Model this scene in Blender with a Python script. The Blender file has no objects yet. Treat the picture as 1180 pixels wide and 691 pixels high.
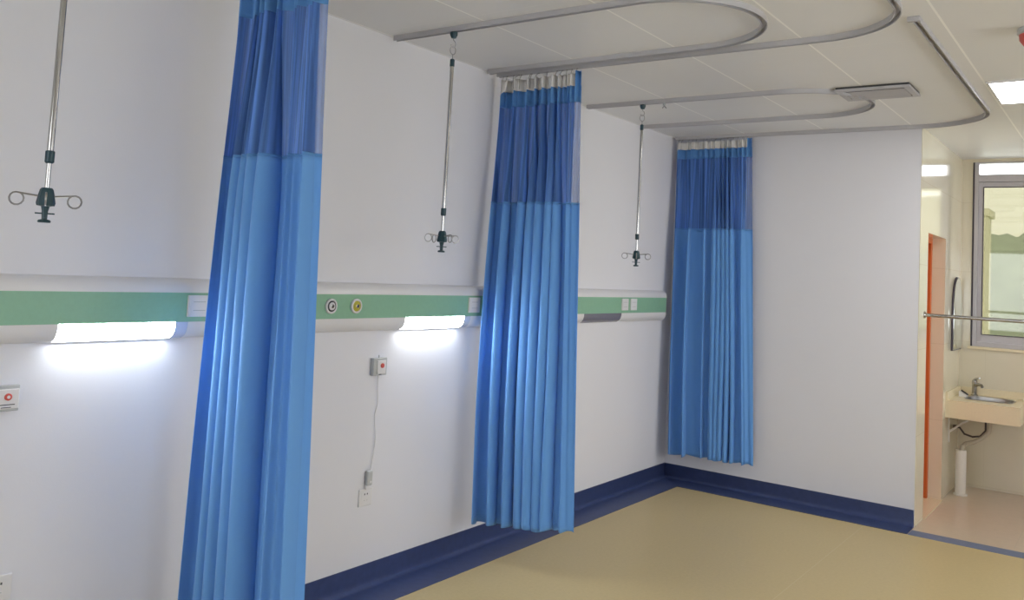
import bpy, bmesh, math, random
from mathutils import Vector, Matrix
random.seed(7)
PI = math.pi
scene = bpy.context.scene
COL = scene.collection

# ------------------------------------------------------------------ dimensions
H = 2.8            # ceiling
YB = 6.617         # back wall of the ward
XE = 1.90          # end of the back wall / tiled return wall
YF = 8.36          # far wall of the wash corner
XR, YS = 6.0, -2.2  # right wall, wall behind the camera
XP = 3.75          # right wall of the wash corner

# ------------------------------------------------------------------ materials
def nmat(name):
    m = bpy.data.materials.new(name); m.use_nodes = True
    nt = m.node_tree
    b = nt.nodes.get('Principled BSDF')
    return m, nt, b

def mat(name, col, rough=0.5, metal=0.0, spec=0.5, noise=0.0, nscale=40.0, bump=0.0, bscale=200.0):
    m, nt, b = nmat(name)
    b.inputs['Base Color'].default_value = (*col, 1)
    b.inputs['Roughness'].default_value = rough
    b.inputs['Metallic'].default_value = metal
    b.inputs['Specular IOR Level'].default_value = spec
    tc = nt.nodes.new('ShaderNodeTexCoord')
    if noise > 0:
        n = nt.nodes.new('ShaderNodeTexNoise'); n.inputs['Scale'].default_value = nscale
        n.inputs['Detail'].default_value = 4
        nt.links.new(tc.outputs['Object'], n.inputs['Vector'])
        mx = nt.nodes.new('ShaderNodeMix'); mx.data_type = 'RGBA'
        mx.inputs['A'].default_value = (*[c*(1-noise) for c in col], 1)
        mx.inputs['B'].default_value = (*[min(1, c*(1+noise)) for c in col], 1)
        nt.links.new(n.outputs['Fac'], mx.inputs['Factor'])
        nt.links.new(mx.outputs['Result'], b.inputs['Base Color'])
    if bump > 0:
        n2 = nt.nodes.new('ShaderNodeTexNoise'); n2.inputs['Scale'].default_value = bscale
        nt.links.new(tc.outputs['Object'], n2.inputs['Vector'])
        bp = nt.nodes.new('ShaderNodeBump'); bp.inputs['Strength'].default_value = bump
        bp.inputs['Distance'].default_value = 0.002
        nt.links.new(n2.outputs['Fac'], bp.inputs['Height'])
        nt.links.new(bp.outputs['Normal'], b.inputs['Normal'])
    return m

def emit(name, col, s):
    m, nt, b = nmat(name)
    b.inputs['Base Color'].default_value = (0.8, 0.8, 0.8, 1)
    b.inputs['Emission Color'].default_value = (*col, 1)
    b.inputs['Emission Strength'].default_value = s
    return m

def math_node(nt, op, a, b=None):
    n = nt.nodes.new('ShaderNodeMath'); n.operation = op
    for i, v in enumerate((a, b)):
        if v is None: continue
        if isinstance(v, (int, float)): n.inputs[i].default_value = v
        else: nt.links.new(v, n.inputs[i])
    return n.outputs[0]

def grid_lines(nt, coord, off, pitch, width):
    """1 on a thin joint line that repeats every pitch, else 0"""
    a = math_node(nt, 'ADD', coord, -off + pitch*200)
    f = math_node(nt, 'MODULO', a, pitch)
    d = math_node(nt, 'ABSOLUTE', math_node(nt, 'ADD', f, -pitch/2))
    return math_node(nt, 'GREATER_THAN', d, pitch/2 - width/2)

def joint_mat(name, col, jcol, rough, axes, noise=0.03, nscale=6, spec=0.5, coat=0.0, frac=(1, 1)):
    """axes: list of (axis 0..2, offset, pitch, width, strength)"""
    m, nt, b = nmat(name)
    tc = nt.nodes.new('ShaderNodeTexCoord')
    sp = nt.nodes.new('ShaderNodeSeparateXYZ'); nt.links.new(tc.outputs['Object'], sp.inputs[0])
    n = nt.nodes.new('ShaderNodeTexNoise'); n.inputs['Scale'].default_value = nscale; n.inputs['Detail'].default_value = 6
    nt.links.new(tc.outputs['Object'], n.inputs['Vector'])
    mx = nt.nodes.new('ShaderNodeMix'); mx.data_type = 'RGBA'
    mx.inputs['A'].default_value = (*[c*(1-noise) for c in col], 1)
    mx.inputs['B'].default_value = (*[min(1, c*(1+noise)) for c in col], 1)
    nt.links.new(n.outputs['Fac'], mx.inputs['Factor'])
    cur = mx.outputs['Result']
    for ax, off, pitch, width, st in axes:
        g = grid_lines(nt, sp.outputs[ax], off, pitch, width)
        g = math_node(nt, 'MULTIPLY', g, st)
        m2 = nt.nodes.new('ShaderNodeMix'); m2.data_type = 'RGBA'
        nt.links.new(g, m2.inputs['Factor']); nt.links.new(cur, m2.inputs['A'])
        m2.inputs['B'].default_value = (*jcol, 1)
        cur = m2.outputs['Result']
    nt.links.new(cur, b.inputs['Base Color'])
    b.inputs['Roughness'].default_value = rough
    b.inputs['Specular IOR Level'].default_value = spec
    b.inputs['Coat Weight'].default_value = coat
    b.inputs['Coat Roughness'].default_value = 0.05
    return m

def cloth_mat(name, col, transl=0.3):
    m, nt, b = nmat(name)
    out = nt.nodes['Material Output']
    b.inputs['Base Color'].default_value = (*col, 1)
    b.inputs['Roughness'].default_value = 0.75
    b.inputs['Specular IOR Level'].default_value = 0.25
    b.inputs['Sheen Weight'].default_value = 0.15
    tc = nt.nodes.new('ShaderNodeTexCoord')
    w = nt.nodes.new('ShaderNodeTexNoise'); w.inputs['Scale'].default_value = 350
    nt.links.new(tc.outputs['Object'], w.inputs['Vector'])
    bp = nt.nodes.new('ShaderNodeBump'); bp.inputs['Strength'].default_value = 0.15; bp.inputs['Distance'].default_value = 0.001
    nt.links.new(w.outputs['Fac'], bp.inputs['Height']); nt.links.new(bp.outputs['Normal'], b.inputs['Normal'])
    t = nt.nodes.new('ShaderNodeBsdfTranslucent'); t.inputs['Color'].default_value = (*col, 1)
    mx = nt.nodes.new('ShaderNodeMixShader'); mx.inputs[0].default_value = transl
    nt.links.new(b.outputs[0], mx.inputs[1]); nt.links.new(t.outputs[0], mx.inputs[2])
    nt.links.new(mx.outputs[0], out.inputs['Surface'])
    return m

def net_mat(name, col):
    """open net woven in vertical threads: thread density varies across the cloth (uv.x)"""
    m, nt, b = nmat(name)
    out = nt.nodes['Material Output']
    b.inputs['Base Color'].default_value = (*col, 1); b.inputs['Roughness'].default_value = 0.7
    b.inputs['Specular IOR Level'].default_value = 0.2
    uv = nt.nodes.new('ShaderNodeUVMap')
    mp = nt.nodes.new('ShaderNodeMapping'); mp.inputs['Scale'].default_value = (130, 1.2, 1)
    nt.links.new(uv.outputs[0], mp.inputs[0])
    n = nt.nodes.new('ShaderNodeTexNoise'); n.inputs['Scale'].default_value = 1.0; n.inputs['Detail'].default_value = 3
    nt.links.new(mp.outputs[0], n.inputs['Vector'])
    mr = nt.nodes.new('ShaderNodeMapRange')
    mr.inputs['From Min'].default_value = 0.35; mr.inputs['From Max'].default_value = 0.65
    mr.inputs['To Min'].default_value = 0.91; mr.inputs['To Max'].default_value = 1.0
    nt.links.new(n.outputs['Fac'], mr.inputs['Value'])
    cm = nt.nodes.new('ShaderNodeMix'); cm.data_type = 'RGBA'
    cm.inputs['A'].default_value = (*[c*.8 for c in col], 1); cm.inputs['B'].default_value = (*[c*2.0 for c in col], 1)
    mp2 = nt.nodes.new('ShaderNodeMapping'); mp2.inputs['Scale'].default_value = (75, .8, 1); mp2.inputs['Location'].default_value = (3.1, 0, 0)
    nt.links.new(uv.outputs[0], mp2.inputs[0])
    n3 = nt.nodes.new('ShaderNodeTexNoise'); n3.inputs['Scale'].default_value = 1.0; n3.inputs['Detail'].default_value = 3
    nt.links.new(mp2.outputs[0], n3.inputs['Vector'])
    mr3 = nt.nodes.new('ShaderNodeMapRange'); mr3.inputs['From Min'].default_value = .4; mr3.inputs['From Max'].default_value = .7
    nt.links.new(n3.outputs['Fac'], mr3.inputs['Value']); nt.links.new(mr3.outputs[0], cm.inputs['Factor'])
    nt.links.new(cm.outputs['Result'], b.inputs['Base Color'])
    t = nt.nodes.new('ShaderNodeBsdfTranslucent'); t.inputs['Color'].default_value = (*col, 1)
    m1 = nt.nodes.new('ShaderNodeMixShader'); m1.inputs[0].default_value = 0.25
    nt.links.new(b.outputs[0], m1.inputs[1]); nt.links.new(t.outputs[0], m1.inputs[2])
    tr = nt.nodes.new('ShaderNodeBsdfTransparent')
    m2 = nt.nodes.new('ShaderNodeMixShader')
    sx = nt.nodes.new('ShaderNodeSeparateXYZ'); nt.links.new(uv.outputs[0], sx.inputs[0])
    edge = math_node(nt, 'MULTIPLY', math_node(nt, 'GREATER_THAN', sx.outputs[0], .925), .32)   # single cloth layer at the free edge
    al_ = math_node(nt, 'SUBTRACT', mr.outputs[0], edge)
    nt.links.new(al_, m2.inputs[0]); nt.links.new(tr.outputs[0], m2.inputs[1]); nt.links.new(m1.outputs[0], m2.inputs[2])
    nt.links.new(m2.outputs[0], out.inputs['Surface'])
    return m

def glass_mat(name, tint, refl=1.0):
    m, nt, b = nmat(name)
    out = nt.nodes['Material Output']
    tr = nt.nodes.new('ShaderNodeBsdfTransparent'); tr.inputs[0].default_value = (*tint, 1)
    g = nt.nodes.new('ShaderNodeBsdfGlossy'); g.inputs['Roughness'].default_value = 0.02
    g.inputs['Color'].default_value = (1, 1, 1, 1)
    fr = nt.nodes.new('ShaderNodeFresnel'); fr.inputs['IOR'].default_value = 1.5
    fm = math_node(nt, 'MULTIPLY', fr.outputs[0], refl)
    mx = nt.nodes.new('ShaderNodeMixShader')
    nt.links.new(fm, mx.inputs[0]); nt.links.new(tr.outputs[0], mx.inputs[1]); nt.links.new(g.outputs[0], mx.inputs[2])
    nt.links.new(mx.outputs[0], out.inputs['Surface'])
    return m

M = {}
M['paint'] = mat('white_wall_paint', (0.76, 0.752, 0.778), 0.6, bump=0.12, bscale=120, noise=0.012, nscale=3)
M['ceiling'] = joint_mat('ceiling_panels', (0.79, 0.785, 0.77), (0.98, 0.97, 0.93), 0.45,
                         [(0, 1.232, 0.61, 0.010, 1.0), (1, 0.62, 1.22, 0.004, 0.25)], noise=0.03, nscale=2)
M['vinyl'] = joint_mat('tan_vinyl_floor', (0.575, 0.452, 0.225), (0.66, 0.56, 0.34), 0.38,
                       [(0, 1.62, 2.0, 0.005, 0.5)], noise=0.09, nscale=55, spec=0.4)
M['floortile'] = joint_mat('beige_floor_tile', (0.62, 0.50, 0.37), (0.5, 0.42, 0.33), 0.28,
                           [(0, 0.1, 0.6, 0.004, 0.5), (1, 0.35, 0.6, 0.004, 0.5)], noise=0.07, nscale=18)
M['tile'] = joint_mat('ivory_wall_tile', (0.78, 0.72, 0.56), (0.62, 0.55, 0.40), 0.12,
                      [(2, 0.02, 0.6, 0.004, 0.6), (1, 0.3, 0.4, 0.003, 0.35)], noise=0.03, nscale=5, coat=0.5)
M['tilefar'] = joint_mat('ivory_far_wall_tile', (0.74, 0.68, 0.53), (0.62, 0.55, 0.40), 0.16,
                         [(2, 0.02, 0.6, 0.004, 0.6), (0, 0.1, 0.4, 0.003, 0.35)], noise=0.03, nscale=5, coat=0.4)
M['navy'] = mat('navy_vinyl', (0.042, 0.062, 0.160), 0.4, noise=0.25, nscale=25)
M['strip'] = mat('navy_vinyl_lit_tone', (0.15, 0.19, 0.30), 0.45, noise=0.2, nscale=40)  # lighter copy of the skirting blue, with its lit look put into the colour
M['alu'] = mat('rail_aluminium', (0.50, 0.49, 0.50), 0.45, 0.3, noise=0.06, nscale=8)
M['chrome'] = mat('polished_steel', (0.45, 0.44, 0.42), 0.16, 1.0, noise=0.02, nscale=20)
M['wire'] = mat('steel_wire', (0.35, 0.34, 0.33), 0.3, 0.9, noise=0.02, nscale=20)
M['teal'] = mat('dark_teal_plastic', (0.010, 0.045, 0.060), 0.4, noise=0.1, nscale=30)
M['white_pl'] = mat('white_plastic', (0.76, 0.745, 0.74), 0.28, noise=0.015, nscale=10)
M['grey_pl'] = mat('light_grey_plastic', (0.50, 0.51, 0.50), 0.4, noise=0.02, nscale=10)
M['green'] = mat('green_panel', (0.25, 0.47, 0.31), 0.42, noise=0.06, nscale=60)
M['dark'] = mat('dark_recess', (0.03, 0.03, 0.035), 0.5, noise=0.1, nscale=20)
M['lens_off'] = mat('unlit_grey_lens', (0.20, 0.19, 0.22), 0.25, noise=0.05, nscale=20)
M['lens_end'] = mat('clear_lens_end', (0.62, 0.66, 0.78), 0.2, noise=0.02, nscale=20)
M['yellow'] = mat('yellow_plastic', (0.48, 0.43, 0.04), 0.4, noise=0.03, nscale=20)
M['red'] = mat('red_plastic', (0.60, 0.09, 0.07), 0.4, noise=0.03, nscale=20)
M['ink'] = mat('dark_print', (0.06, 0.06, 0.07), 0.6, noise=0.05, nscale=20)
M['tape'] = mat('white_header_tape', (0.74, 0.72, 0.69), 0.8, noise=0.04, nscale=80)
M['cloth'] = cloth_mat('blue_curtain_cloth', (0.155, 0.385, 0.80), 0.14)
M['band'] = cloth_mat('blue_curtain_band', (0.13, 0.34, 0.70), 0.2)
M['net'] = net_mat('blue_curtain_net', (0.098, 0.215, 0.53))
M['orange'] = mat('orange_wood', (0.56, 0.13, 0.025), 0.4, noise=0.12, nscale=12)
M['frame'] = mat('window_aluminium', (0.50, 0.48, 0.50), 0.4, 0.1, noise=0.03, nscale=12)
M['rubber'] = mat('dark_gasket', (0.07, 0.06, 0.08), 0.6, noise=0.05, nscale=12)
M['stone'] = mat('cream_stone', (0.80, 0.70, 0.48), 0.25, noise=0.04, nscale=60)
M['steel'] = mat('brushed_steel', (0.45, 0.44, 0.43), 0.3, 1.0, noise=0.05, nscale=40)
M['pvc'] = mat('white_pvc', (0.78, 0.75, 0.70), 0.45, noise=0.04, nscale=30)
M['hose'] = mat('beige_hose', (0.52, 0.47, 0.37), 0.5, noise=0.05, nscale=30)
M['darkhose'] = mat('brown_hose', (0.09, 0.07, 0.06), 0.5, noise=0.05, nscale=30)
M['mirror'] = mat('mirror_glass', (0.75, 0.80, 0.78), 0.03, 1.0, noise=0.01, nscale=5)
M['glass_t'] = glass_mat('green_tinted_glass', (0.365, 0.358, 0.29), 1.3)
M['glass_c'] = glass_mat('clear_glass', (0.95, 0.96, 0.96))
M['lamp'] = emit('lit_lamp_lens', (0.90, 0.95, 1.0), 36.0)
M['panel'] = emit('lit_ceiling_panel', (0.96, 0.97, 1.0), 16.0)
M['hill'] = mat('foliage_painted_haze', (0.42, 0.48, 0.40), 0.9, noise=0.3, nscale=0.6)  # pale grey green: the haze of distance is mixed into the foliage colour
M['ground'] = joint_mat('outdoor_paving', (0.46, 0.50, 0.42), (0.75, 0.76, 0.7), 0.9, [(0, 0.0, 6.0, 0.7, 0.8)], noise=0.1, nscale=0.5)
M['outwall'] = mat('pale_outdoor_wall', (0.78, 0.76, 0.62), 0.8, noise=0.03, nscale=3)

# ------------------------------------------------------------------ mesh helpers
class MB:
    def __init__(s): s.v = []; s.f = []; s.uv = {}
    def add(s, vs, fs):
        o = len(s.v); s.v += [tuple(v) for v in vs]; s.f += [tuple(i+o for i in f) for f in fs]; return s
    def box(s, x0, x1, y0, y1, z0, z1):
        vs = [(x, y, z) for z in (z0, z1) for y in (y0, y1) for x in (x0, x1)]
        return s.add(vs, [(0, 2, 3, 1), (4, 5, 7, 6), (0, 1, 5, 4), (2, 6, 7, 3), (0, 4, 6, 2), (1, 3, 7, 5)])
    def prism(s, poly, axis, a, b):
        """poly in the two other axes (cyclic order), extruded along axis from a to b"""
        n = len(poly); vs = []
        for t in (a, b):
            for p, q in poly:
                vs.append((t, p, q) if axis == 0 else (p, t, q) if axis == 1 else (p, q, t))
        fs = [(i, (i+1) % n, n+(i+1) % n, n+i) for i in range(n)] + [tuple(range(n))[::-1], tuple(range(n, 2*n))]
        return s.add(vs, fs)
    def lathe(s, prof, c=(0, 0, 0), axis='z', n=20):
        """prof: list of (r, h); capped"""
        vs = []; fs = []
        for r, h in prof:
            for k in range(n):
                a = 2*PI*k/n; p, q = r*math.cos(a), r*math.sin(a)
                v = (p, q, h) if axis == 'z' else (h, p, q) if axis == 'x' else (p, h, q)
                vs.append((v[0]+c[0], v[1]+c[1], v[2]+c[2]))
        for i in range(len(prof)-1):
            for k in range(n):
                fs.append((i*n+k, i*n+(k+1) % n, (i+1)*n+(k+1) % n, (i+1)*n+k))
        fs.append(tuple(range(n))[::-1]); fs.append(tuple((len(prof)-1)*n+k for k in range(n)))
        return s.add(vs, fs)
    def tube(s, pts, r, n=8, closed=False):
        P = [Vector(p) for p in pts]; m = len(P); vs = []; fs = []
        up = None
        for i in range(m):
            if closed: d = P[(i+1) % m]-P[i-1]
            else: d = P[min(i+1, m-1)]-P[max(i-1, 0)]
            d.normalize()
            if up is None:
                up = d.orthogonal().normalized()
            up = (up-d*up.dot(d)); up = up.normalized() if up.length > 1e-6 else d.orthogonal().normalized()
            w = d.cross(up); rr = r[i] if isinstance(r, (list, tuple)) else r
            for k in range(n):
                a = 2*PI*k/n; vs.append(P[i]+(up*math.cos(a)+w*math.sin(a))*rr)
        for i in range(m if closed else m-1):
            j = (i+1) % m
            for k in range(n): fs.append((i*n+k, i*n+(k+1) % n, j*n+(k+1) % n, j*n+k))
        if not closed: fs += [tuple(range(n))[::-1], tuple((m-1)*n+k for k in range(n))]
        return s.add(vs, fs)
    def sweep(s, path, prof):
        """closed profile [(offset sideways, z)] swept along a plan path [(x, y)]"""
        m = len(path); n = len(prof); vs = []; fs = []
        for i, (x, y) in enumerate(path):
            a = path[max(i-1, 0)]; b = path[min(i+1, m-1)]
            d = Vector((b[0]-a[0], b[1]-a[1])).normalized(); nx, ny = -d.y, d.x
            for o, z in prof: vs.append((x+nx*o, y+ny*o, z))
        for i in range(m-1):
            for k in range(n): fs.append((i*n+k, i*n+(k+1) % n, (i+1)*n+(k+1) % n, (i+1)*n+k))
        fs += [tuple(range(n))[::-1], tuple((m-1)*n+k for k in range(n))]
        return s.add(vs, fs)
    def build(s, name, m, parent=None, smooth=False, bevel=0.0, bseg=2, loc=None, angle=35):
        me = bpy.data.meshes.new(name); me.from_pydata(s.v, [], s.f); me.update()
        bm = bmesh.new(); bm.from_mesh(me); bmesh.ops.recalc_face_normals(bm, faces=bm.faces); bm.to_mesh(me); bm.free()
        o = bpy.data.objects.new(name, me); COL.objects.link(o)
        me.materials.append(m)
        if smooth:
            for p in me.polygons: p.use_smooth = True
            e = o.modifiers.new('es', 'EDGE_SPLIT'); e.split_angle = math.radians(angle)
        if bevel > 0:
            b = o.modifiers.new('bevel', 'BEVEL'); b.width = bevel; b.segments = bseg; b.limit_method = 'ANGLE'
        if parent is not None: o.parent = parent
        if loc is not None: o.location = loc
        return o

def tag(o, label=None, cat=None, group=None, kind=None):
    if label: o['label'] = label
    if cat: o['category'] = cat
    if group: o['group'] = group
    if kind: o['kind'] = kind
    return o
def thing(name, label, cat, loc=(0, 0, 0), group=None):
    o = bpy.data.objects.new(name, None); o.empty_display_size = 0.1; COL.objects.link(o); o.location = loc
    return tag(o, label, cat, group)
def struct(o): o['kind'] = 'structure'; return o
def copy_tree(o, parent=None):
    c = o.copy(); COL.objects.link(c); c.parent = parent
    for ch in list(o.children): copy_tree(ch, c)
    return c

# ------------------------------------------------------------------ the setting
struct(MB().box(-0.12, XR+.12, YS-.12, 6.39, -0.1, 0).build('floor', M['vinyl']))
struct(MB().box(XE-.30, XP+.12, 6.53, YF+.12, -0.1, -0.002).build('floor_washroom', M['floortile']))
struct(MB().box(XE, XR, 6.39, 6.53, -0.1, 0.0015).build('trim_1', M['strip']))
struct(MB().box(-.12, XE, 6.39, YB, -0.1, 0.0).build('floor_edge', M['vinyl']))
struct(MB().box(XP, XR+.12, 6.53, YB, -0.1, 0.0).build('floor_corner', M['vinyl']))
struct(MB().box(-0.12, XR+.12, YS-.12, YF+.12, H, H+.1).build('ceiling', M['ceiling']))
struct(MB().box(-0.12, 0, YS-.12, YB+.12, 0, H).build('wall_left', M['paint']))
struct(MB().box(0, XE-.004, YB, YB+.12, 0, H).build('wall_back', M['paint']))
# right wall and the wall behind the camera have window openings
def wall_with_openings(name, axis, pos, thick, a0, a1, opens, z0, z1):
    b = MB(); prev = a0
    def put(u0, u1, w0, w1):
        if u1-u0 < 1e-4: return
        if axis == 0: b.box(pos, pos+thick, u0, u1, w0, w1)
        else: b.box(u0, u1, pos, pos+thick, w0, w1)
    for u0, u1 in opens:
        put(prev, u0, 0, H); put(u0, u1, 0, z0); put(u0, u1, z1, H); prev = u1
    put(prev, a1, 0, H)
    return struct(b.build(name, M['paint']))
RW = [(0.9, 3.3), (3.8, 6.2)]
FW = [(0.6, 2.6), (3.2, 5.2)]
wall_with_openings('wall_right', 0, XR, .12, YS-.12, YB+.12, RW, .9, 2.5)
wall_with_openings('wall_front', 1, YS-.12, .12, 0, XR, FW, .9, 2.5)
struct(MB().box(XP, XR, YB, YB+.12, 0, H).build('wall_back_right', M['paint']))
w = MB(); w.box(XP, XP+.12, YB+.12, 6.95, 0, H).box(XP, XP+.12, 8.15, YF+.12, 0, H).box(XP, XP+.12, 6.95, 8.15, 0, .9).box(XP, XP+.12, 6.95, 8.15, 2.5, H)
struct(w.build('wall_washroom_right', M['tilefar']))
widx = 2
def plain_window(axis, pos, u0, u1, sgn):
    global widx
    f = MB(); p = MB()
    def put(b, a0, a1, d0, d1, z0, z1):
        if axis == 0: b.box(pos+d0, pos+d1, a0, a1, z0, z1)
        else: b.box(a0, a1, pos+d0, pos+d1, z0, z1)
    for a0, a1, z0, z1 in ((u0, u0+.06, .9, 2.5), (u1-.06, u1, .9, 2.5), (u0+.06, u1-.06, .9, .96), (u0+.06, u1-.06, 2.44, 2.5), ((u0+u1)/2-.03, (u0+u1)/2+.03, .96, 2.44)):
        put(f, a0, a1, .03, .09, z0, z1)
    put(p, u0+.06, (u0+u1)/2-.03, .055, .061, .96, 2.44); put(p, (u0+u1)/2+.03, u1-.06, .055, .061, .96, 2.44)
    o = struct(f.build('window_%d' % widx, M['frame'])); widx += 1
    p.build('pane', M['glass_c'], o)
    L = bpy.data.lights.new('daylight_portal', 'AREA'); L.shape = 'RECTANGLE'; L.size = (u1-u0); L.size_y = 1.6
    L.cycles.is_portal = True
    lo = bpy.data.objects.new('daylight_portal', L); COL.objects.link(lo)
    if axis == 0:
        lo.location = (pos+.13, (u0+u1)/2, 1.7); lo.rotation_euler = (PI/2, 0, PI/2)
    else:
        lo.location = ((u0+u1)/2, pos-.01, 1.7); lo.rotation_euler = (PI/2, 0, PI)
    return lo
for u0, u1 in RW: plain_window(0, XR, u0, u1, 1)
for u0, u1 in FW: plain_window(1, YS-.12, u0, u1, -1)
plain_window(0, XP, 6.95, 8.15, 1)  # unseen side window, added to bring daylight into the wash corner

# coved vinyl skirting: up the wall and out over the floor
WB, ZB, RC = 0.222, 0.116, 0.035
cove = [(RC*(1-math.sin(a)), RC*(1-math.cos(a))) for a in [PI/2*k/6 for k in range(7)]]   # (out, up): from (RC,0) to (0,RC)
prof = [(WB, 0.0), (WB, 0.003)] + [(o+.004 if o > 0 else .004, u+.003) for o, u in cove] + [(0.004, ZB), (0.0, ZB), (0.0, 0.0)]
b = MB(); vs = []; n = len(prof)
# left run, mitred into the back run at the corner
for st in ((0, YS), (1, None), (2, None)):
    for o, u in prof:
        if st[0] == 0: vs.append((o, YS, u))
        elif st[0] == 1: vs.append((o, YB-o, u))
bl = MB().add(vs, [(k, (k+1) % n, n+(k+1) % n, n+k) for k in range(n)] + [tuple(range(n)), tuple(range(n, 2*n))[::-1]])
struct(bl.build('baseboard_left', M['navy'], smooth=True, angle=50))
vs = [(o, YB-o, u) for o, u in prof] + [((XE-.008) if u > .004 else XE-.004, YB-o, u) for o, u in prof]
bb = MB().add(vs, [(k, (k+1) % n, n+(k+1) % n, n+k) for k in range(n)] + [tuple(range(n)), tuple(range(n, 2*n))[::-1]])
struct(bb.build('baseboard_back', M['navy'], smooth=True, angle=50))

# tiled return wall of the wash corner with a door recess
Y0D, Y1D, ZD = 6.900, 7.62, 2.06
w = MB()
w.box(XE-.004, XE, YB-.002, YB+.12, 0, H)
w.box(XE-.22, XE, YB+.12, Y0D, 0, H).box(XE-.22, XE, Y1D, YF, 0, H).box(XE-.22, XE, Y0D, Y1D, ZD, H)
struct(w.build('wall_washroom_left', M['tile']))
d = struct(MB().box(XE-.19, XE-.15, Y0D+.045, Y1D-.045, 0.004, ZD-.045).build('door_1', M['orange'], bevel=.003))
MB().box(XE-.20, XE-.096, Y0D, Y0D+.045, 0, ZD).box(XE-.20, XE-.096, Y1D-.045, Y1D, 0, ZD).box(XE-.20, XE-.096, Y0D+.045, Y1D-.045, ZD-.045, ZD).build('door_frame', M['orange'], d, bevel=.003)
h = MB().lathe([(.022, 0), (.022, .008), (.009, .012), (.009, .04)], (XE-.15, Y0D+.11, 1.0), 'x', 14)
h.tube([(XE-.096, Y0D+.11, 1.0), (XE-.096, Y0D+.16, 1.0), (XE-.096, Y0D+.22, 1.0)], .008)
h.build('handle', M['chrome'], d, smooth=True)
MB().box(XE-.15, XE+.012, Y0D, Y1D, -.001, .006).build('threshold', M['stone'], d)

# far wall with window
WX0, WX1, WZ0, WZ1 = 1.985, 3.66, 1.175, 2.77
w = MB(); w.box(XE-.22, WX0, YF, YF+.12, 0, H).box(WX1, XP+.12, YF, YF+.12, 0, H).box(WX0, WX1, YF, YF+.12, 0, WZ0).box(WX0, WX1, YF, YF+.12, WZ1, H)
struct(w.build('wall_washroom_far', M['tilefar']))
fw = MB()
fy0, fy1 = YF-.012, YF+.06
fw.box(WX0+.014, WX0+.045, fy0, fy1, WZ0+.012, WZ1).box(WX1-.045, WX1, fy0, fy1, WZ0+.012, WZ1)
fw.box(WX0+.045, WX1-.045, fy0, fy1, 2.60, 2.663).box(WX0+.045, WX1-.045, fy0, fy1, WZ1-.012, WZ1).box(WX0+.045, WX1-.045, fy0, fy1, WZ0+.012, 1.225)
win = struct(fw.build('window_1', M['frame'], bevel=.003))
MB().box(WX0, WX0+.014, YF-.006, fy1, WZ0, WZ1).build('gasket', M['rubber'], win)
MB().box(WX0-.02, WX1+.02, YF-.025, YF+.0, WZ0-.012, WZ0+.012).build('window_sill', M['stone'], win, bevel=.003)
mid = (WX0+WX1)/2
for a, c in ((WX0+.045, mid+.02), (mid+.022, WX1-.045)):
    sa = MB(); sy0, sy1 = YF+.004, YF+.045
    t = .034
    sa.box(a, a+t, sy0, sy1, 1.227, 2.598).box(c-t, c, sy0, sy1, 1.227, 2.598).box(a+t, c-t, sy0, sy1, 1.227, 1.288).box(a+t, c-t, sy0, sy1, 2.556, 2.598)
    so = sa.build('window_sash', M['frame'], win, bevel=.003)
    g = MB()
    for x0, x1, z0, z1 in ((a+t-.001, a+t+.006, 1.288, 2.556), (c-t-.006, c-t+.001, 1.288, 2.556), (a+t+.006, c-t-.006, 1.287, 1.294), (a+t+.006, c-t-.006, 2.550, 2.557)):
        g.box(x0, x1, sy0-.002, sy0+.014, z0, z1)
    g.build('glazing_bead', M['rubber'], so)
    MB().box(a+t, c-t, sy0+.016, sy0+.022, 1.288, 2.556).build('pane', M['glass_t'], so)
MB().lathe([(.012, -.012), (.012, 0)], (WX0+.1, fy0, 2.63), 'y', 12).build('latch', M['frame'], win)
MB().box(WX0+.045, WX1-.045, YF+.02, YF+.026, 2.663, WZ1-.012).build('transom_pane', M['glass_c'], win)
L = bpy.data.lights.new('daylight_portal', 'AREA'); L.shape = 'RECTANGLE'; L.size = WX1-WX0; L.size_y = WZ1-WZ0; L.cycles.is_portal = True
lo = bpy.data.objects.new('daylight_portal', L); COL.objects.link(lo); lo.location = ((WX0+WX1)/2, YF+.13, (WZ0+WZ1)/2); lo.rotation_euler = (-PI/2, 0, 0)

# ------------------------------------------------------------------ outside the far window
g = struct(MB().box(-120, 120, 12, 400, -3.4, -3.0).build('ground_outside', M['ground']))
hv = []; hf = []; nx, ny = 120, 14
for j in range(ny):
    for i in range(nx):
        x = -60+100*i/(nx-1); y = 96+34*j/(ny-1)
        e = max(0.0, math.sin(PI*j/(ny-1)))**.6
        z = 8.6+1.6*math.sin(x*.11+1.0)+.7*math.sin(x*.53+j*.4)+.55*abs(math.sin(x*.9+j))+.3*math.sin(x*2.3+j*1.7)-max(0, (x+3))*0.11
        hv.append((x, y+random.uniform(-.6, .6), -3.05+e*(z+3.05+random.uniform(-.25, .25))))
for j in range(ny-1):
    for i in range(nx-1):
        a = j*nx+i; hf.append((a, a+1, a+nx+1, a+nx))
o = MB().add(hv, hf).build('tree_covered_hill', M['hill'], smooth=True, angle=80)
tag(o, 'grey green tree-covered hill seen through the wash corner window', 'hill')
pl = MB().box(-.30, .62, 20.0, 20.9, -3.0, 3.25).box(-.36, .68, 19.94, 20.96, 3.25, 3.4)
tag(pl.build('outdoor_pillar', M['outwall']), 'pale square outdoor pillar behind the left side of the window pane', 'pillar')

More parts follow.
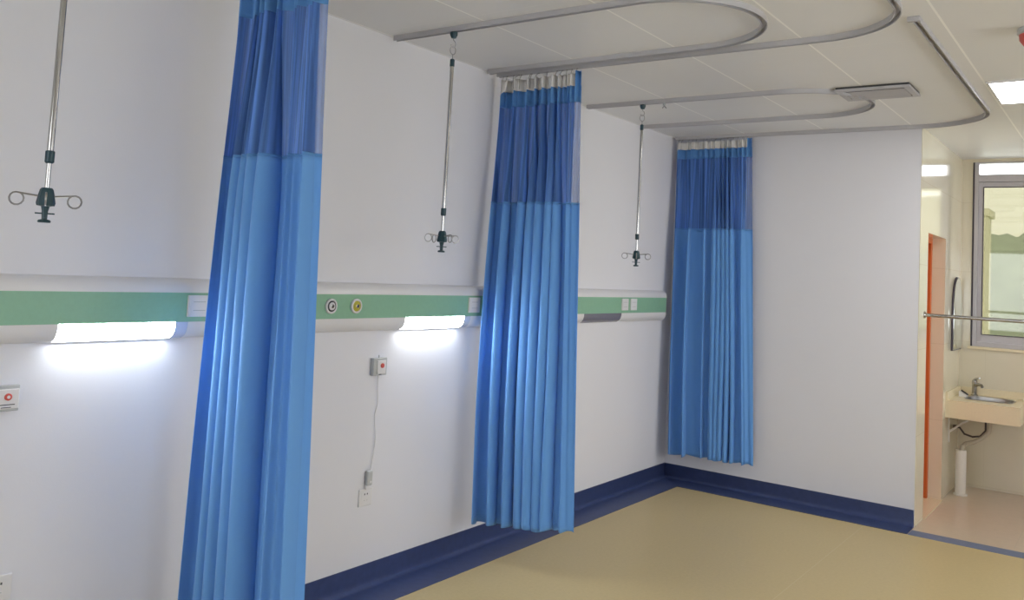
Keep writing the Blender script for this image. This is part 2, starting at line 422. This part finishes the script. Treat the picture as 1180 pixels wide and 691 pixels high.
# ------------------------------------------------------------------ bedhead consoles
PT = [(0.0, 1.523), (0.018, 1.5225), (0.036, 1.517), (0.049, 1.506), (0.057, 1.490), (0.060, 1.468)]
PBm = [(0.060, 1.352), (0.0585, 1.332), (0.052, 1.312), (0.040, 1.296), (0.022, 1.286), (0.0, 1.283)]
def console(label, y0, y1, lamp, lit, sockets, outlets):
    root = thing('bedhead_console', label, 'bed head panel', (0, y0, 1.28), 'bedhead consoles along the left wall')
    off = Vector((0, -y0, -1.28))
    def B(mb, name, m, par=root, **k):
        mb.v = [tuple(Vector(v)+off) for v in mb.v]
        return mb.build(name, m, par, **k)
    ly0, ly1 = lamp
    top = MB().prism([(x, z) for x, z in PT] + [(0.0, 1.468)], 1, y0, y1)
    B(top, 'top_cover', M['white_pl'], smooth=True, angle=50)
    B(MB().box(0.0, 0.0585, y0+.002, y1-.002, 1.352, 1.468), 'green_panel', M['green'])
    bp = [(x, z) for x, z in PBm] + [(0.0, 1.352)]
    for a, b_ in ((y0, ly0), (ly1, y1)):
        B(MB().prism(bp, 1, a, b_), 'bottom_cover', M['white_pl'], smooth=True, angle=50)
    # lamp lens on the front of the lower edge, plastic back behind it
    lp = [(x*.985, 1.352-(1.352-z)*.985) for x, z in PBm[:4]] + [(0.018, 1.2855), (0.018, 1.352)]
    B(MB().prism([(0.0175, 1.2848), (0.0, 1.283), (0.0, 1.352), (0.0175, 1.352)], 1, ly0, ly1), 'lamp_back', M['white_pl'])
    e = ly1-.055
    if lit:
        o = B(MB().prism(lp, 1, ly0, e), 'reading_lamp', M['lamp'], smooth=True, angle=50); o['label'] = 'lit white lamp strip'
        B(MB().prism(lp, 1, e, ly1), 'lamp_end', M['lens_end'], smooth=True, angle=50)
    else:
        o = B(MB().prism(lp, 1, ly0, ly1), 'reading_lamp', M['lens_off'], smooth=True, angle=50); o['label'] = 'unlit dark grey lamp strip'
    for sy in sockets:
        s0, s1 = sy
        pt = B(MB().box(0.0585, 0.068, s0, s1, 1.372, 1.458), 'power_socket', M['white_pl'], bevel=.002)
        zi = MB().box(.068, .0692, s0+.008, s1-.008, 1.38, 1.45)
        ins = B(zi, 'socket_face', M['white_pl'], pt, bevel=.001)
        yc = (s0+s1)/2
        for dz in (1.432, 1.398):
            B(MB().box(.0692, .0695, yc-.028, yc+.028, dz-.0015, dz+.0015), 'socket_slot', M['grey_pl'], pt)
    for oy, k in outlets:
        z = 1.412
        rim = B(MB().lathe([(.036, .0585), (.036, .066), (.033, .069), (.027, .069), (.026, .064)], (0, oy, z), 'x', 28), 'gas_outlet', M['white_pl'], smooth=True)
        rim['label'] = 'white oxygen outlet' if k == 'w' else 'yellow vacuum outlet'
        B(MB().lathe([(.0255, .063), (.0255, .067), (.022, .069), (.019, .069)], (0, oy, z), 'x', 24), 'outlet_ring', M['yellow'] if k == 'y' else M['dark'], rim, smooth=True)
        B(MB().lathe([(.019, .066), (.019, .071), (.016, .073), (.010, .0735)], (0, oy, z), 'x', 24), 'outlet_collar', M['yellow'] if k == 'y' else M['white_pl'], rim, smooth=True)
        B(MB().lathe([(.0095, .071), (.0095, .075), (.0075, .0755)], (0, oy, z), 'x', 16), 'outlet_valve', M['chrome'], rim, smooth=True)
        B(MB().lathe([(.0055, .0745), (.0055, .0762)], (0, oy, z), 'x', 12), 'outlet_hole', M['dark'], rim)
    return root
console('white console with green band and lit lamp, left of the first curtain', 0.42, 2.48, (1.545, 2.06), True,
        [(2.05, 2.15), (2.18, 2.28)], [(0.98, 'w'), (1.14, 'y')])
console('white console with lit lamp and two round gas outlets, between first and second curtains', 2.49, 4.46, (3.335, 3.875), True,
        [(3.848, 3.948), (3.98, 4.08)], [(2.812, 'w'), (2.974, 'y')])
console('white console with unlit dark lamp, between second and third curtains', 4.47, 6.41, (5.13, 5.665), False,
        [(5.655, 5.752), (5.79, 5.888)], [(4.70, 'w'), (4.86, 'y')])

# ------------------------------------------------------------------ rails on the ceiling
RP = [(-.014, H), (.014, H), (.014, H-.026), (.0095, H-.026), (.0095, H-.007), (-.0095, H-.007), (-.0095, H-.026), (-.014, H-.026)]
def arc(cx, cy, r, a0, a1, n=24):
    return [(cx+r*math.cos(a0+(a1-a0)*k/n), cy+r*math.sin(a0+(a1-a0)*k/n)) for k in range(n+1)]
def line(p, q, n=8): return [(p[0]+(q[0]-p[0])*k/n, p[1]+(q[1]-p[1])*k/n) for k in range(n)]
def drip_rail(label, ya, yb):
    r = (yb-ya)/2; cx = 1.81-r
    path = line((0.03, ya), (cx, ya)) + arc(cx, (ya+yb)/2, r, -PI/2, PI/2, 36) + line((cx, yb), (0.03, yb))[1:] + [(0.03, yb)]
    o = MB().sweep(path, RP).build('drip_rail', M['alu'], smooth=True, angle=40)
    return tag(o, label, 'ceiling rail', 'u-shaped rails for drip poles')
drip_rail('U-shaped grey ceiling rail holding the leftmost drip pole', 1.24, 2.02)
drip_rail('U-shaped grey ceiling rail in front of second curtain, holding a drip pole', 3.16, 3.955)
drip_rail('U-shaped grey ceiling rail passing the air vent, nearest the back wall', 5.09, 5.93)
def curtain_rail(label, yr, xc, rad, yend, y_cap=False):
    path = line((0.03, yr), (xc-rad, yr)) + arc(xc-rad, yr-rad, rad, PI/2, 0, 20) + line((xc, yr-rad), (xc, yend))[1:] + [(xc, yend)]
    o = MB().sweep(path, RP).build('curtain_rail', M['alu'], smooth=True, angle=40)
    tag(o, label, 'ceiling rail', 'l-shaped curtain rails on the ceiling')
    MB().box(xc-.036, xc+.016, yend-.022, yend-.0, H-.022, H).build('end_stop', M['alu'], o, bevel=.003)
    return o
curtain_rail('L-shaped grey ceiling rail that the first curtain hangs from', 2.12, 2.34, .36, -.2)
curtain_rail('L-shaped grey ceiling rail that the second curtain hangs from', 4.05, 2.345, .40, 2.25)
curtain_rail('L-shaped grey ceiling rail with free end, carrying the third curtain by back wall', 6.53, 2.372, .46, 3.92)

# ------------------------------------------------------------------ curtains
def smooth01(t): t = max(0, min(1, t)); return t*t*(3-2*t)
def curtain(label, yr, xt, xb, folds, amps, zt=(2.748, 2.676, 2.582, 2.012), zbot=.20, swing=.0, seed=1, pleats=17, rise=0.0, flap=None):
    rnd = random.Random(seed)
    root = thing('privacy_curtain', label, 'curtain', (xt[0], yr, 0), 'blue privacy curtains')
    ztop, ztape, zband, znet = zt
    tot = sum(folds); cum = [0]
    for f_ in folds: cum.append(cum[-1]+f_/tot)
    NF = len(folds)
    ph = [rnd.uniform(0, 6.28) for _ in range(8)]
    def P(u, z):
        t = (ztop-z)/(ztop-zbot)
        uu = u+.010*math.sin(2.2*z+ph[0]+7*u)*math.sin(PI*u)+.012*math.sin(PI*u)*math.sin(1.1*z+ph[1]+15*u)
        uu = max(0, min(1, uu))
        i = 0
        while i < NF-1 and uu > cum[i+1]: i += 1
        loc = (uu-cum[i])/(cum[i+1]-cum[i]); phi = 2*PI*loc
        # amplitude blended between neighbours
        a = amps[i]
        if loc < .5 and i > 0: a = amps[i-1]*(0.5-loc)+amps[i]*(0.5+loc)
        elif loc >= .5 and i < NF-1: a = amps[i]*(1.5-loc)+amps[i+1]*(loc-.5)
        g = smooth01(t*2.6)                     # big folds grow downwards
        c = -math.cos(phi)
        wave = a*(.42+.58*g)*(c+.22*math.cos(2*phi+.6))
        pl = (.013*(1-g)+.0025*g)*math.sin(2*PI*pleats*u+1.5*math.sin(9*u+ph[2]))
        fine = .004*math.sin(2*PI*(NF*2.3)*uu+ph[3]+1.3*z)*g
        tc = max(0, min(1, t))
        x0 = xt[0]+(xb[0]-xt[0])*tc**1.1; x1 = xt[1]+(xb[1]-xt[1])*tc**1.1
        over = math.sin(phi)*a*1.05*(.3+.7*g)*max(0, math.sin(PI*min(1, max(0, u))))**.5
        x = x0+(x1-x0)*u+over
        y = yr-.006-wave-pl-fine-swing*smooth01(t*1.2)*(1-u)**1.5
        return x, y
    NU = 340
    def strip(name, za, zb, nz, m, thick=0.0, extra=None, u0=0, u1=1, par=root, dy=0):
        vs = []; fs = []; uvs = []
        for j in range(nz+1):
            z = za+(zb-za)*j/nz
            for i in range(NU+1):
                u = u0+(u1-u0)*i/NU; x, y = P(u, z)
                zz = z + rise*u*max(0, (znet-z)/(znet-zbot))
                if extra and j == nz: zz += extra*math.sin(2*PI*NF*u+ph[4])+extra*.6*math.sin(5*u+ph[5])
                vs.append((x-xt[0], y-yr+dy, zz)); uvs.append((u, z))
        W = NU+1
        for j in range(nz):
            for i in range(NU): fs.append((j*W+i, j*W+i+1, (j+1)*W+i+1, (j+1)*W+i))
        me = bpy.data.meshes.new(name); me.from_pydata(vs, [], fs); me.update()
        uvl = me.uv_layers.new(name='UVMap')
        for lp in me.loops: uvl.data[lp.index].uv = uvs[lp.vertex_index]
        for p in me.polygons: p.use_smooth = True
        o = bpy.data.objects.new(name, me); COL.objects.link(o); me.materials.append(m); o.parent = par
        if thick:
            s = o.modifiers.new('solid', 'SOLIDIFY'); s.thickness = thick; s.offset = 0
        return o
    strip('header_tape', ztop, ztape, 4, M['tape'], .0012)['label'] = 'white pleated header tape'
    strip('top_band', ztape, zband, 4, M['band'], .0012)
    strip('net_panel', zband, znet, 24, M['net'])['label'] = 'see-through blue net top'
    dr = strip('drape', znet, zbot, 70, M['cloth'], .0012, extra=.006)
    # stitched seam and bottom hem
    strip('seam', znet+.006, znet-.004, 1, M['band'], .0022, par=dr)
    strip('hem', zbot+.034, zbot+.030, 1, M['cloth'], .0028, par=dr)
    # side band at the free end covers the tape
    sb = strip('side_band', ztop+.012, zband, 4, M['band'], .002, u0=.945, u1=1.0, dy=-.006)
    if flap:
        mb = MB(); fv = []; ff = []
        for j in range(5):
            for i in range(5):
                a = i/4; d = j/4
                fv.append((flap+.052*a-.004*d, -.040-.012*math.sin(PI*a)-.020*d*a, ztop-.022+.018*a-.075*d))
        for j in range(4):
            for i in range(4): ff.append((j*5+i, j*5+i+1, j*5+i+6, j*5+i+5))
        fo = mb.add(fv, ff).build('tape_flap', M['tape'], root, smooth=True, angle=80)
        sm = fo.modifiers.new('solid', 'SOLIDIFY'); sm.thickness = .0012
    # hooks from rail to tape
    for k in range(15):
        u = .03+.9*k/14; x, y = P(u, ztop-.01); x -= xt[0]; y -= yr
        mb = MB().tube([(x, y-.003, ztop-.062), (x, y-.0035, ztop-.022), (x, y-.006, ztop-.004), (x, y*.5, ztop+.012), (x+.003, 0, H-.024), (x+.006, 0.002, H-.018)], .0016, 6)
        mb.lathe([(.0045, H-.030), (.0045, H-.012)], (x+.004, 0, 0), 'z', 8)
        mb.build('curtain_hook', M['wire'], root, smooth=True)
    return root
curtain('nearest blue curtain with net top, cut off by the frame at the left', 2.11, (.178, .678), (.105, .766),
        [.21, .08, .09, .10, .12, .33, .07], [.036, .05, .05, .055, .06, .018, .04], seed=3, pleats=12, swing=.03)
curtain('middle blue curtain with net top between the two right-hand drip poles', 4.05, (.045, .625), (.09, .70),
        [.15, .15, .14, .09, .12, .07, .06, .22], [.045, .05, .05, .05, .055, .05, .045, .018], seed=11, pleats=18, swing=.12, rise=.04, flap=.042)
curtain('blue curtain with net top in the far corner against the back wall', 6.525, (.035, .69), (.085, .775),
        [.13, .20, .20, .055, .05, .05, .06, .06, .22], [.04, .05, .03, .035, .035, .035, .035, .032, .018], zt=(2.75, 2.69, 2.612, 2.035), zbot=.222, seed=5, pleats=15, swing=.06, rise=.02)

# ------------------------------------------------------------------ drip poles
def drip_pole(label, x, y, rot, ztop=H-.026):
    root = thing('drip_pole', label, 'drip pole', (x, y, 0), 'drip poles hanging from the ceiling rails')
    root.rotation_euler = (0, 0, rot)
    MB().lathe([(.006, H-.010), (.006, H-.028), (.019, H-.028), (.019, H-.040), (.012, H-.056), (.004, H-.058)], n=18).build('roller', M['teal'], root, smooth=True)
    lk = MB()
    zc = H-.080
    lk.tube([(0, 0, H-.056), (0, .0, H-.066), (.010, 0, H-.074), (.013, 0, H-.084), (.010, 0, H-.097), (0, 0, H-.103), (-.010, 0, H-.098), (-.012, 0, H-.09)], .0022, 6)
    lk.tube([(0.017*math.sin(a)*.9, .0, H-.117+.021*math.cos(a)) for a in [2*PI*k/18 for k in range(18)]], .0022, 6, closed=True)
    lk.tube([(0, 0, H-.137), (0, 0, H-.166)], .0022, 6)
    lk.build('hook', M['wire'], root, smooth=True)
    MB().lathe([(.007, 2.640), (.0115, 2.636), (.0115, 2.604), (.010, 2.602)], n=16).build('pole_cap', M['teal'], root, smooth=True)
    MB().lathe([(.0092, 2.604), (.0092, 1.90)], n=18).build('upper_tube', M['chrome'], root, smooth=True)
    MB().lathe([(.0095, 1.908), (.013, 1.906), (.013, 1.874), (.0095, 1.870)], n=16).build('collar', M['teal'], root, smooth=True)
    MB().lathe([(.0068, 1.874), (.0068, 1.79)], n=16).build('lower_tube', M['chrome'], root, smooth=True)
    hd = MB().lathe([(.014, 1.797), (.018, 1.792), (.021, 1.78), (.026, 1.752), (.024, 1.744), (.012, 1.742)], n=8)
    hd.build('hook_head', M['teal'], root)
    hl = MB().lathe([(.012, 1.744), (.0085, 1.728), (.0075, 1.704), (.016, 1.702), (.018, 1.697), (.016, 1.694)], n=14)
    hl.box(-.026, .026, -.004, .004, 1.719, 1.723)
    hl.build('release_handle', M['teal'], root)
    for k in range(4):
        a = PI/2*k; c, s = math.cos(a), math.sin(a)
        pts = [(.016, 1.772), (.048, 1.775), (.074, 1.778)]
        for q in range(13):
            t = PI/2-2*PI*.93*q/12
            pts.append((.078+.0175*math.cos(t)-.004*(q/12), 1.760+.0185*math.sin(t)))
        MB().tube([(p*c, p*s, z) for p, z in pts], .0026, 6).build('hook_arm', M['wire'], root, smooth=True)
    return root
vang = math.radians(22)
p1 = drip_pole('closest drip pole, hanging at the far left of the photo', .53, 1.24, math.radians(64))
def another(label, x, y, rot):
    c = copy_tree(p1); c.location = (x, y, 0); c.rotation_euler = (0, 0, rot); c['label'] = label; return c
another('drip pole hanging between the first and second curtains', .425, 3.16, math.radians(71))
another('drip pole hanging between the second and third curtains', .462, 5.09, math.radians(28))
# spare roller clip on the far drip rail
sc = MB().lathe([(.006, H-.012), (.006, H-.03), (.010, H-.03), (.010, H-.042), (.004, H-.044)], n=12)
o = sc.build('rail_roller', M['grey_pl'], smooth=True, loc=(.62, 5.09, 0))
MB().tube([(-.014, 0, H-.06), (-.004, 0, H-.050), (0, 0, H-.043), (.004, 0, H-.050), (.016, 0, H-.062)], .003, 6).build('hook', M['wire'], o, smooth=True)
tag(o, 'small empty grey roller on the U-shaped rail, right of the far drip pole', 'rail roller')

# ------------------------------------------------------------------ ceiling vent, lamp, alarm
vx0, vx1, vy0, vy1 = 1.69, 2.10, 5.15, 5.455
v = thing('air_vent', 'grey rectangular air vent in the ceiling beside the U-shaped rail', 'air vent', (vx0, vy0, H))
t = .034
fr = MB(); w_, l_ = vx1-vx0, vy1-vy0
for x0, x1, y0, y1 in ((0, t, 0, l_), (w_-t, w_, 0, l_), (t, w_-t, 0, t), (t, w_-t, l_-t, l_)): fr.box(x0, x1, y0, y1, -.024, -.012)
fr.build('vent_frame', M['alu'], v)
MB().box(.004, w_-.004, .004, l_-.004, -.0125, -.0005).build('vent_shade_backing', M['dark'], v)  # dark box painting the shade behind the slats and along the frame edges
for k, tl in enumerate((.004, .0, .0)):
    yy = t+.062+k*.055
    MB().prism([(yy, -.0135), (yy+.003, -.0128), (yy+.05, -.025-tl), (yy+.047, -.027-tl)], 0, t+.004, w_-t-.004).build('slat', M['alu'], v)
def ceiling_light(label, x0, y0):
    c = thing('ceiling_light', label, 'ceiling light', (x0, y0, H), None)
    s = .62; f = MB(); t = .012
    for a0, a1, b0, b1 in ((0, t, 0, s), (s-t, s, 0, s), (t, s-t, 0, t), (t, s-t, s-t, s)): f.box(a0, a1, b0, b1, -.010, -.0005)
    f.build('light_frame', M['white_pl'], c)
    MB().box(t, s-t, t, s-t, -.006, -.001).build('diffuser', M['panel'], c)
    return c
ceiling_light('lit square ceiling light near the right edge, by the wash corner', 2.462, 5.30)
al = thing('ceiling_alarm', 'red ceiling fitting with grey base at the top right edge', 'alarm', (2.768, 4.30, H))
MB().lathe([(.062, -.001), (.062, -.022), (.055, -.026)], n=28).build('base', M['grey_pl'], al, smooth=True)
MB().lathe([(.054, -.026), (.052, -.05), (.036, -.074), (.012, -.084)], n=28).build('dome', M['red'], al, smooth=True)

# ------------------------------------------------------------------ call boxes and sockets on the left wall
def call_box(label, yc, zc, cord):
    c = thing('call_box', label, 'nurse call button', (0, yc, zc), 'nurse call boxes on the left wall')
    MB().box(.0005, .026, -.048, .048, -.044, .044).build('housing', M['grey_pl'], c, bevel=.003)
    MB().box(.026, .033, -.026, .044 if not cord else .034, -.036, .032).build('cover_plate', M['white_pl'], c, bevel=.003)
    MB().lathe([(.012, .033), (.012, .037), (.009, .0385)], (0, .006, .006), 'x', 18).build('button', M['red'], c, smooth=True)['label'] = 'red round button'
    if not cord:
        MB().lathe([(.0055, .0385), (.0055, .0392)], (0, .006, .006), 'x', 14).build('button_centre', M['white_pl'], c)
        MB().box(.033, .0335, -.02, .03, -.022, -.019).box(.033, .0335, -.014, .018, -.031, -.0285).build('printed_lines', M['ink'], c)
    else:
        MB().box(.026, .028, -.008, .008, -.041, -.037).build('printed_lines', M['ink'], c)
        MB().tube([(.012, 0, .043), (.012, 0, .058)], .003, 8).build('pull_knob', M['grey_pl'], c)
        pts = [(.014, 0, -.043), (.012, .003, -.10), (.010, .012, -.19), (.009, .000, -.235), (.008, .004, -.29), (.009, .014, -.35), (.009, .008, -.43), (.011, -.006, -.50), (.016, -.012, -.520)]
        sm = []
        for i in range(len(pts)-1):
            p0 = Vector(pts[max(i-1, 0)]); p1 = Vector(pts[i]); p2 = Vector(pts[i+1]); p3 = Vector(pts[min(i+2, len(pts)-1)])
            for q in range(6):
                t = q/6
                sm.append(.5*((2*p1)+(-p0+p2)*t+(2*p0-5*p1+4*p2-p3)*t*t+(-p0+3*p1-3*p2+p3)*t**3))
        sm.append(Vector(pts[-1]))
        MB().tube(sm, .0026, 6).build('cord', M['white_pl'], c, smooth=True)
        hs = MB().box(.004, .026, -.040, -.002, -.592, -.518).build('handset', M['grey_pl'], c, bevel=.008, bseg=3)
        MB().lathe([(.006, .026), (.006, .0275)], (0, -.018, -.573), 'x', 14).build('handset_button', M['white_pl'], hs)
        MB().box(.0005, .016, -.036, -.008, -.612, -.592).build('handset_clip', M['white_pl'], c, bevel=.002)
    return c
call_box('grey call box with red ringed button, cut off at the left edge', 1.404, 1.101, False)
call_box('grey call box with red button and a cord running down to a handset', 3.205, 1.102, True)
def wall_socket(label, yc, zc):
    s = thing('wall_socket', label, 'wall socket', (0, yc, zc), 'wall sockets low on the left wall')
    MB().box(.0005, .009, -.045, .045, -.043, .043).build('plate', M['white_pl'], s, bevel=.003)
    MB().box(.009, .010, -.032, .032, -.032, .032).build('face', M['white_pl'], s, bevel=.001)
    MB().box(.010, .0105, -.012, -.006, .012, .020).box(.010, .0105, .006, .012, .012, .020).build('round_pin_slot', M['ink'], s)
    MB().box(.010, .0105, -.012, -.006, -.016, -.013).box(.010, .0105, .006, .012, -.016, -.013).build('flat_pin_slot', M['grey_pl'], s)
    return s
wall_socket('white wall socket under the call handset between the first two curtains', 3.176, .452)
wall_socket('white wall socket low at the left edge, under the cut-off call box', 1.445, .455)

# ------------------------------------------------------------------ wash corner
CT = .776; CF = 7.735; CXR = 2.42
# counter with a rounded rectangular hole
bx0, bx1, by0, by1 = 2.005, 2.338, 7.945, 8.265
def rrect(x0, x1, y0, y1, r, n=5):
    out = []
    for cx, cy, a in ((x1-r, y1-r, 0), (x0+r, y1-r, PI/2), (x0+r, y0+r, PI), (x1-r, y0+r, 1.5*PI)):
        for k in range(n+1): out.append((cx+r*math.cos(a+PI/2*k/n), cy+r*math.sin(a+PI/2*k/n)))
    return out
inner = rrect(bx0, bx1, by0, by1, .08)
NI = len(inner)
def outer_pt(p):
    cx, cy = (bx0+bx1)/2, (by0+by1)/2; dx, dy = p[0]-cx, p[1]-cy
    ts = []
    if dx > 1e-9: ts.append((CXR-cx)/dx)
    if dx < -1e-9: ts.append((XE-cx)/dx)
    if dy > 1e-9: ts.append((YF-cy)/dy)
    if dy < -1e-9: ts.append((CF-cy)/dy)
    t = min(ts); return (cx+dx*t, cy+dy*t)
sk = thing('wash_basin_counter', 'cream stone wash counter with sunken steel basin under the window', 'sink', (XE, CF, 0))
so = Vector((-XE, -CF, 0))
def SB(mb, name, m, par=sk, **k):
    mb.v = [tuple(Vector(v)+so) for v in mb.v]; return mb.build(name, m, par, **k)
ct = MB()
# slab as a frame of four boxes around the square hole, plus corner fillets
ct.box(XE, bx0, CF, YF, CT-.03, CT).box(bx1, CXR, CF, YF, CT-.03, CT).box(bx0, bx1, CF, by0, CT-.03, CT).box(bx0, bx1, by1, YF, CT-.03, CT)
SB(ct, 'counter_top', M['stone'])
SB(MB().box(XE, CXR, CF, CF+.03, CT-.142, CT-.03).box(CXR-.03, CXR, CF+.03, YF, CT-.142, CT-.03), 'apron', M['stone'])
SB(MB().box(XE, CXR, YF-.02, YF, CT, CT+.062), 'backsplash', M['stone'], bevel=.002)
SB(MB().box(XE, XE+.018, CF, YF-.02, CT, CT+.062), 'side_splash', M['stone'], bevel=.002)
bs = MB(); rings = []
spec = [(-.010, .001, .07), (-.002, .003, .075), (.005, -.002, .075), (.012, -.11, .07), (.045, -.13, .06)]
vs = []; fs = []
for ins, dz, r in spec:
    for p in rrect(bx0+ins, bx1-ins, by0+ins, by1-ins, r): vs.append((p[0], p[1], CT+dz))
for i in range(len(spec)-1):
    for k in range(NI): fs.append((i*NI+k, i*NI+(k+1) % NI, (i+1)*NI+(k+1) % NI, (i+1)*NI+k))
fs.append(tuple((len(spec)-1)*NI+k for k in range(NI)))
SB(bs.add(vs, fs), 'basin', M['steel'], smooth=True, angle=50)
SB(MB().lathe([(.022, CT-.133), (.022, CT-.127), (.012, CT-.128)], ((bx0+bx1)/2, (by0+by1)/2, 0), 'z', 16), 'drain', M['chrome'])
fa = thing('basin_tap', 'chrome single-lever tap on the cream counter', 'tap', (2.03, 8.302, CT)); fa.scale = (1.08,)*3
MB().lathe([(.024, 0), (.024, .006), (.019, .012), (.018, .085), (.020, .095), (.019, .115), (.010, .124)], n=18).build('body', M['chrome'], fa, smooth=True)
MB().tube([(0, 0, .075), (.035, -.05, .092), (.06, -.09, .090), (.066, -.10, .078)], [.013, .012, .011, .011], 12).build('spout', M['chrome'], fa, smooth=True)
MB().tube([(0, 0, .12), (.014, -.022, .132), (.042, -.066, .142)], [.012, .009, .006], 10).build('lever', M['chrome'], fa, smooth=True)
sd = thing('soap_dish', 'small soap holder in the left corner of the wash counter', 'soap dish', (1.975, 8.10, CT))
MB().prism([(-.03, 0), (.03, 0), (.03, .012), (-.02, .045), (-.03, .045)], 1, -.03, .03).build('stand', M['white_pl'], sd, bevel=.002)
MB().add([(-.018, -.012, .048), (.034, -.012, .016), (.034, .012, .016), (-.018, .012, .048), (-.014, -.012, .056), (.038, -.012, .024), (.038, .012, .024), (-.014, .012, .056)],
         [(0, 1, 2, 3), (4, 7, 6, 5), (0, 4, 5, 1), (1, 5, 6, 2), (2, 6, 7, 3), (3, 7, 4, 0)]).build('dark_bar', M['dark'], sd)
# plumbing
pv = thing('standing_drain_pipe', 'white upright plastic pipe on the floor under the wash counter', 'pipe', (1.985, 7.96, 0))
MB().lathe([(.040, 0), (.040, .36), (.034, .362), (.034, .20)], n=24).build('pipe', M['pvc'], pv, smooth=True)
MB().lathe([(.052, 0), (.052, .012), (.041, .016)], n=24).build('floor_collar', M['pvc'], pv, smooth=True)
dx = (bx0+bx1)/2; dyy = (by0+by1)/2
hz = MB().tube([(dx, dyy, CT-.135), (dx, dyy, .56), (dx-.01, dyy-.005, .51), (dx-.05, dyy-.01, .46), (dx-.11, dyy-.03, .42), (dx-.17, dyy-.045, .40), (1.992, 7.965, .385), (1.985, 7.96, .34), (1.985, 7.96, .25)], .017, 12)
tag(hz.build('drain_hose', M['hose'], smooth=True), 'beige drain hose curving from the basin to the white pipe', 'hose')
sh = MB().tube([(1.905, 8.12, .52), (1.95, 8.12, .515), (1.985, 8.115, .47), (2.04, 8.15, .45), (2.09, 8.20, .455), (2.125, 8.24, .50), (2.12, 8.28, .57), (2.07, 8.30, .66), (2.03, 8.302, .746)], .008, 8)
sh.lathe([(.014, 1.90), (.014, 1.925)], (0, 8.12, .52), 'x', 10)
tag(sh.build('supply_hose', M['darkhose'], smooth=True), 'dark water hose looping under the wash counter', 'hose')
br = MB().tube([(1.902, 7.90, .50), (1.99, 7.90, .575), (2.06, 7.90, .625)], .008, 8).box(1.9005, 1.908, 7.885, 7.915, .42, .63)
tag(br.build('counter_bracket', M['pvc']), 'slanted white bracket holding up the left end of the wash counter', 'bracket')
# mirror with a rounded top on the tiled return wall
mz0, mz1, my0, my1 = 1.155, 1.765, 7.93, 8.345
r = (my1-my0)/2; cy = (my0+my1)/2
poly = [(my1, mz0)] + [(cy+r*math.cos(PI*k/20), mz1-r*1.4+r*1.4*math.sin(PI*k/20)) for k in range(21)] + [(my0, mz0)]
mi = thing('arched_mirror', 'frameless mirror with rounded top on the tiled wall beside the window', 'mirror', (XE, my0, mz0))
def MBm(mb, name, m, par=mi, **k):
    mb.v = [tuple(Vector(v)-Vector((XE, my0, mz0))) for v in mb.v]; return mb.build(name, m, par, **k)
MBm(MB().prism(poly, 0, XE+.0005, XE+.016), 'backing', M['rubber'])
pin = [(cy+(p[0]-cy)*.965, mz0+.008+(p[1]-mz0)*.975) for p in poly]
MBm(MB().prism(pin, 0, XE+.016, XE+.020), 'mirror_glass', M['mirror'])
# steel rail across the wash corner
rl = thing('towel_rail', 'horizontal steel rail spanning the wash corner opening', 'rail', (XE, 6.80, 1.462))
MB().tube([(.004, 0, 0), (.6, 0, 0), (1.2, 0, 0), (XP-XE-.004, 0, 0)], .0125, 14).build('bar', M['chrome'], rl, smooth=True)
for x in (.0005, XP-XE-.0125):
    MB().lathe([(.026, x), (.026, x+.004), (.018, x+.012)], (0, 0, 0), 'x', 18).build('flange', M['chrome'], rl, smooth=True)

# ------------------------------------------------------------------ camera
yaw, pitch, roll, F = .6298, .0678, .0532, 991.15
cyw, syw, cp, sp = math.cos(yaw), math.sin(yaw), math.cos(pitch), math.sin(pitch)
f = Vector((-syw*cp, cyw*cp, sp)); r_ = Vector((cyw, syw, 0)); u_ = r_.cross(f)
c, s = math.cos(roll), math.sin(roll)
R2 = c*r_+s*u_; U2 = -s*r_+c*u_
cam = bpy.data.cameras.new('camera'); co = bpy.data.objects.new('camera', cam); COL.objects.link(co)
co.matrix_world = Matrix(((R2.x, U2.x, -f.x, 3.137), (R2.y, U2.y, -f.y, 0), (R2.z, U2.z, -f.z, 1.6296), (0, 0, 0, 1)))
cam.sensor_fit = 'HORIZONTAL'; cam.sensor_width = 36; cam.lens = F*36/1180
cam.shift_y = -102.5/1180
cam.clip_start = .05; cam.clip_end = 1000
scene.camera = co

# ------------------------------------------------------------------ light
wd = bpy.data.worlds.new('World'); scene.world = wd; wd.use_nodes = True
bg = wd.node_tree.nodes['Background']; bg.inputs[0].default_value = (.95, .96, 1.0, 1); bg.inputs[1].default_value = 6.6
vs_ = scene.view_settings
scene.display_settings.display_device = 'sRGB'
vs_.view_transform = 'Standard'; vs_.look = 'None'; vs_.exposure = 0.0; vs_.gamma = 1.0; vs_.use_curve_mapping = False
cy_ = scene.cycles
cy_.use_denoising = True; cy_.max_bounces = 10; cy_.diffuse_bounces = 6; cy_.glossy_bounces = 4; cy_.transparent_max_bounces = 16
cy_.sample_clamp_indirect = 8
